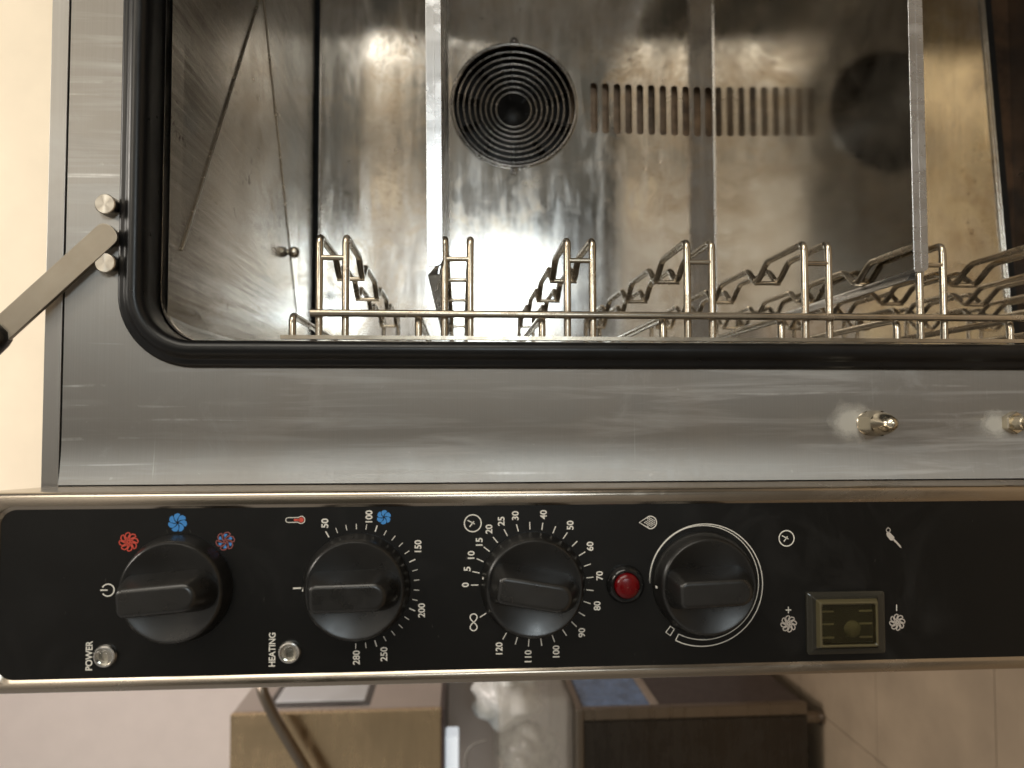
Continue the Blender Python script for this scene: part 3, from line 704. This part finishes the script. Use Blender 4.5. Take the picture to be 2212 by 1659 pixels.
# ================================================================== racks
RY = .010
z1 = at(690, 600, RY).z; z6 = at(1986, 600, RY).z; pitch = (z1-z6)/5
wx = OX0+.0028
tipx = at(1300, 519, RY).x
barx = at(1300, 681, RY-.004).x
stubx = at(1300, 686, RY).x
YEND = RY+.400
WR = .0024
def make_rack(mir):
    # mir maps an X measured from the left wall to the right hand side
    fx = (lambda x: x) if not mir else (lambda x: OX0+OX1-x)
    root = empty('wire_rack', (fx(wx), RY, z1-.7))
    RI = Matrix.Translation(root.location).inverted()
    def add(mb, name, sm=50):
        o = mb.build(name, M_WIRE, root, smooth=sm); o.matrix_parent_inverse = RI; return o
    ztop = z1+.0225; zbot = z1-pitch*9-.025
    y0 = RY-.0035
    add(MB().box((fx(wx-.0012), y0-.0022, zbot),(fx(wx+.0012), y0+.0022, ztop)), 'front_upright')
    add(MB().box((fx(wx-.0012), YEND-.004, zbot),(fx(wx+.0012), YEND+.002, ztop)), 'rear_upright')
    add(MB().tube([(fx(barx),RY-.0046,zbot),(fx(barx),RY-.0046,z1+.0044)], WR, 10), 'front_rod')
    add(MB().tube([(fx(barx),YEND-.01,zbot),(fx(barx),YEND-.01,z1+.0044)], WR, 10), 'rear_rod')
    for n in range(10):
        za = z1-pitch*n
        for dz in (0, -.0163):
            z = za+dz
            pts = [(wx,RY,z),(tipx,RY,z)]
            y = RY
            while y < YEND-.06:
                pts += [(tipx,y+.060,z),(tipx-.011,y+.0765,z),(tipx-.011,y+.0835,z),(tipx,y+.0975,z)]
                y += .0985
            pts += [(tipx,YEND,z),(wx,YEND,z)]
            pts = [(fx(a),b,c) for a,b,c in pts]
            add(MB().tube(fillet(pts, .0055, 4), WR, 9), 'guide_wire')
        y = RY
        zz = (za, za-.0163)
        add(MB().tube([(fx(tipx-.0135),RY-.0004,zz[0]),(fx(tipx-.0135),RY-.0004,zz[1])], .0017, 8), 'cross_tie')
        while y < YEND-.06:
            add(MB().tube([(fx(tipx-.0125),y+.080,zz[0]+.002),(fx(tipx-.0125),y+.080,zz[1]-.002)], .0017, 8), 'cross_tie')
            y += .0985
        zs = za+.0163
        pts = [(fx(a),b,zs) for a,b in ((wx,RY),(stubx,RY),(stubx,YEND),(wx,YEND))]
        add(MB().tube(fillet(pts, .0055, 4), WR, 9), 'stop_wire')
    return root
rk = make_rack(False)
tag(rk, 'shiny zigzag wire tray rack on the chamber wall beside the control panel', 'tray rack', 'tray racks')
rk2 = make_rack(True)
tag(rk2, 'matching wire tray rack on the far chamber wall, beyond the fan side', 'tray rack', 'tray racks')
# rack holding knob on the chamber wall
p = at(840, 722, .20)
part(MB().lathe((OX0+.0012, .20, p.z), [(.011,0),(.011,.002),(.006,.003),(.006,.008),(.001,.009)], 28, (1,0,0)).build('rack_knob', M_CHROME, smooth=40))
# ================================================================== trays
def make_tray(name, zp, mat_plate, mat_lip, label, yf, yb, lip=.0095, skew=0, tilt=0):
    x0, x1 = at(1300, 585, .01).x+.001, OX0+OX1-at(1300,585,.01).x-.001
    root = empty(name, ((x0+x1)/2, (yf+yb)/2, zp)); root.rotation_euler = (0, skew, 0)
    RI = Matrix.Translation(root.location).inverted()
    def add(mb, nm, mat, bev=.0004, sm=35):
        o = mb.build(nm, mat, root, smooth=sm, bevel=bev); o.matrix_parent_inverse = RI; return o
    add(MB().box((x0+.004,yf+.0012,zp),(x1-.004,yb,zp+.0009)), 'tray_base', mat_plate, .0003)
    # front lip, with rounded lower corner ends
    def lipf(y, t):
        pts = rrect(x0, x1, zp-.0004, zp+lip, (.002,.002,.0045,.0045), 5)
        rs = [[(x,y,z) for x,z in pts],[(x,y+t,z) for x,z in pts]]
        return MB().rings(rs, True, True, True)
    add(lipf(yf, .0010), 'front_lip', mat_lip, .0003)
    add(MB().tube([(x0+.003,yf+.0004,zp+lip*.45),(x1-.003,yf+.0004,zp+lip*.45)], .0006, 6), 'lip_crease', mat_lip, 0)
    add(MB().box((x0+.004,yb+.0004,zp-.0002),(x1-.004,yb+.0014,zp+.0024)), 'rear_lip', mat_lip, .0003)
    for sx, xe in ((1, x0), (-1, x1)):
        rs = []
        for (y, hh) in ((yf+.003,.002),(yf+.010,.0085),(yb-.010,.0085),(yb-.003,.002)):
            rs.append([(xe+sx*.004,y,zp),(xe+sx*.0005,y,zp+hh*.5),(xe-sx*.0045,y,zp+hh),(xe-sx*.0040,y,zp+hh+.0008),(xe+sx*.0012,y,zp+hh*.5+.0008),(xe+sx*.0046,y,zp+.0010)])
        add(MB().rings(rs, True, True, True), 'side_lip', mat_lip, 0, 30)
    root.rotation_euler = (tilt, skew, 0); root.location.z += (yb-yf)/2*math.tan(tilt)
    tag(root, label, 'tray', 'baking trays in the racks')
    return root
tz2 = at(945, 560, .006).z; tz6 = at(2004, 530, .006).z
make_tray('baking_tray', tz2, M_TRAY, M_TRAY, 'bright shallow aluminium baking tray on the upper rack level above the fan', .006, .405, skew=math.radians(-.55))
make_tray('baking_tray', tz6, M_TRAYDARK, M_TRAY, 'dark-topped shallow baking tray low in the chamber, mirroring the vent slots', .006, .448, tilt=math.radians(-1.45))
# ================================================================== background left of the oven
YG = 1.75
def bxp(u0, v0, u1, v1, y0, y1):              # box whose front face covers that reading
    a = at(u0, v1, y0); b = at(u1, v0, y0)
    return (min(a.x,b.x), y0, min(a.z,b.z)), (max(a.x,b.x), y1, max(a.z,b.z))
# white plaster pier beside the oven
g0 = at(-60, 1500, 2.45)
pier = MB().box((-2.6, 2.45, 0.0), (1.2, 2.55, 3.2)).build('side_wall', M_PINKWALL)
tag(pier, 'pinkish white plastered wall left of the oven panel', 'wall')
# steel appliance
ap = empty('steel_appliance', at(720,1600,YG))
AI = Matrix.Translation(ap.location).inverted()
tag(ap, 'blurred stainless steel wall cabinet with bent tube handle left of the control panel', 'cabinet')
def bp(o, root): o.parent = root; o.matrix_parent_inverse = Matrix.Translation(root.location).inverted(); return o
a, b = bxp(493,1532,953,1860,YG,YG+.02)
bp(MB().box(a, (b[0],YG+.02,b[2])).build('front_panel', M_APPL, bevel=.002), ap)
bp(MB().box((a[0],YG+.021,a[2]+.001),(b[0]-.0005,YG+.6995,b[2]-.001)).build('cabinet_body', M_APPLSIDE, bevel=.003), ap)
bp(MB().box((a[0],YG-.001,a[2]-.010),(b[0]+.002,YG+.68,a[2]-.0005)).build('base_plate', M_BROWNPANEL, bevel=.001), ap)
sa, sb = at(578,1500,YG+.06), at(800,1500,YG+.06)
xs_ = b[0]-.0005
bp(MB().box((xs_,YG+.05,sb.z),(xs_+.004,YG+.40,sa.z)).build('reflected_dark_edge', M_GLOSSBLACK, bevel=.006), ap)  # dark border of the reflection built onto the cabinet side
bp(MB().box((xs_+.001,YG+.075,sb.z+.018),(xs_+.006,YG+.38,sa.z-.018)).build('reflected_white_patch', M_WHITEREFL, bevel=.003), ap)  # white sheet standing for the bright reflection on this side
h0 = at(566,1470,YG-.05); h1 = at(566,1492,YG-.06); h2 = at(590,1545,YG-.06); h3 = at(700,1730,YG-.06); h4 = at(712,1760,YG+.0)
bp(MB().tube(fillet([(h0.x+.03,YG+.03,h0.z+.004),h0,h1,h2,h3,h4],   .03, 6), .0155, 14).build('tube_handle', M_CABFRAME, smooth=60), ap)
# white block, with a glow added to make it show bright
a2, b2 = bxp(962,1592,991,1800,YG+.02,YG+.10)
wbx = MB().box(a2, b2).build('white_block', M_GLOWBOX, bevel=.006); tag(wbx, 'small bright white block under the steel wall cabinet', 'block')
# counter cabinet
cab = empty('counter_cabinet', (at(1500,1600,YG).x, YG, 0)); tag(cab, 'dark steel counter cabinet with blue and brown side panels, standing on the tiled floor', 'cabinet')
a, b = bxp(1262,1546,1745,1900,YG,YG+.02)
cz1, cz0, cxr = b[2], a[2], at(1500,1527,YG).x
bp(MB().box((a[0],YG,cz0),(b[0],YG+.02,cz1)).build('cabinet_door', M_CAB, bevel=.003), cab)
bp(MB().box((b[0]+.0015,YG+.002,cz0),(cxr,YG+.03,cz1)).build('corner_post', M_CABFRAME, bevel=.003), cab)
bp(MB().box((a[0],YG+.031,cz0),(cxr-.006,YG+.66,cz1-.001)).build('cabinet_body', M_BROWNPANEL), cab)
zr = at(1402,1500,YG+.1).z
bp(MB().box((cxr-.0055,YG+.034,zr+.014),(cxr-.002,YG+.62,cz1-.004)).build('blue_side_panel', M_BLUEPANEL, bevel=.001), cab)
bp(MB().box((cxr-.0055,YG+.034,zr-.012),(cxr+.001,YG+.62,zr+.012)).build('side_rail', M_WOOD, bevel=.001), cab)
bp(MB().box((cxr-.0055,YG+.034,cz0+.02),(cxr-.002,YG+.62,zr-.014)).build('brown_side_panel', M_BROWNPANEL, bevel=.001), cab)
bp(MB().box((a[0]-.004,YG-.012,cz1+.0005),(cxr+.006,YG+.68,cz1+.022)).build('worktop', M_CABFRAME, bevel=.004), cab)
lx = at(1750,1549,YG+.03)
bp(MB().lathe((lx.x,YG+.03,0.0), [(.022,0),(.022,.010),(.0175,.013),(.0175,cz0)], 24, (0,0,1)).build('cabinet_foot', M_CABFRAME, smooth=40), cab)
bp(MB().lathe((lx.x,YG+.60,0.0), [(.022,0),(.022,.010),(.0175,.013),(.0175,cz0)], 24, (0,0,1)).build('cabinet_foot', M_CABFRAME, smooth=40), cab)
# clear tub with bags
tb = empty('plastic_tub', (0,0,0)); wz = cz1+.0225
tr = at(1100,1500,YG+.05).x; tl = at(1100,1800,YG+.05).x
tt = at(1078,1600,YG+.05).z
def ring_(x0,x1,y0,y1,r,z): return [(x,y,z) for x,y in rrect(x0,x1,y0,y1,r,6)]
rs = [ring_(tl+.03,tr-.03,YG+.06,YG+.34,.02,wz+.001), ring_(tl+.01,tr-.01,YG+.04,YG+.36,.03,wz+.02), ring_(tl,tr,YG+.03,YG+.37,.03,tt), ring_(tl-.008,tr+.008,YG+.022,YG+.378,.034,tt+.004),
      ring_(tl+.003,tr-.003,YG+.033,YG+.367,.028,tt+.001), ring_(tl+.013,tr-.013,YG+.043,YG+.357,.028,wz+.022), ring_(tl+.033,tr-.033,YG+.063,YG+.337,.018,wz+.004)]
t_ = MB().rings(rs, True, True, True).build('tub_shell', M_TUB, tb, smooth=40)
tag(tb, 'clear plastic storage tub standing on the dark counter cabinet', 'tub')
def blob(name, c, rad, mat, seed, amp=.30, sub=4):
    bm = bmesh.new(); bmesh.ops.create_icosphere(bm, subdivisions=sub, radius=1)
    for v in bm.verts:
        d = v.co.normalized()
        k = 1 + amp*(abs(noise.noise(d*1.7+Vector((seed,0,0))))*1.6-.4) + amp*.45*abs(noise.noise(d*4.5+Vector((0,seed,0))))
        v.co = Vector((c[0]+d.x*rad[0]*k, c[1]+d.y*rad[1]*k, c[2]+d.z*rad[2]*k))
    me = bpy.data.meshes.new(name); bm.to_mesh(me); bm.free()
    o = mesh_obj(me, name, mat, None, 70); return o
c = at(1110,1520,YG+.16)
o = blob('plastic_bag', (c.x+.01,YG+.20,c.z+.02), (.085,.10,.10), M_BAG, 3.1); tag(o, 'crumpled white plastic bag bulging out of the clear tub', 'bag')
c = at(1120,1640,YG+.14)
o = blob('food_pack', (c.x,YG+.18,c.z-.03), (.09,.10,.085), plain('grey_pack', (.30,.30,.27), .25, var=.3), 8.4); tag(o, 'grey shiny wrapped pack lower in the clear tub', 'pack')
p0 = at(1044,1606,YG+.03)
cc = [at(u,v,YG+.02) for u,v in ((1052,1599),(1030,1604),(1012,1616),(1004,1640),(1010,1680),(1014,1720))]
o = MB().tube(fillet(cc,.02,4), .0035, 8).build('bag_cord', M_CORD, smooth=60); tag(o, 'thin grey cord looping beside the white bag', 'cord')
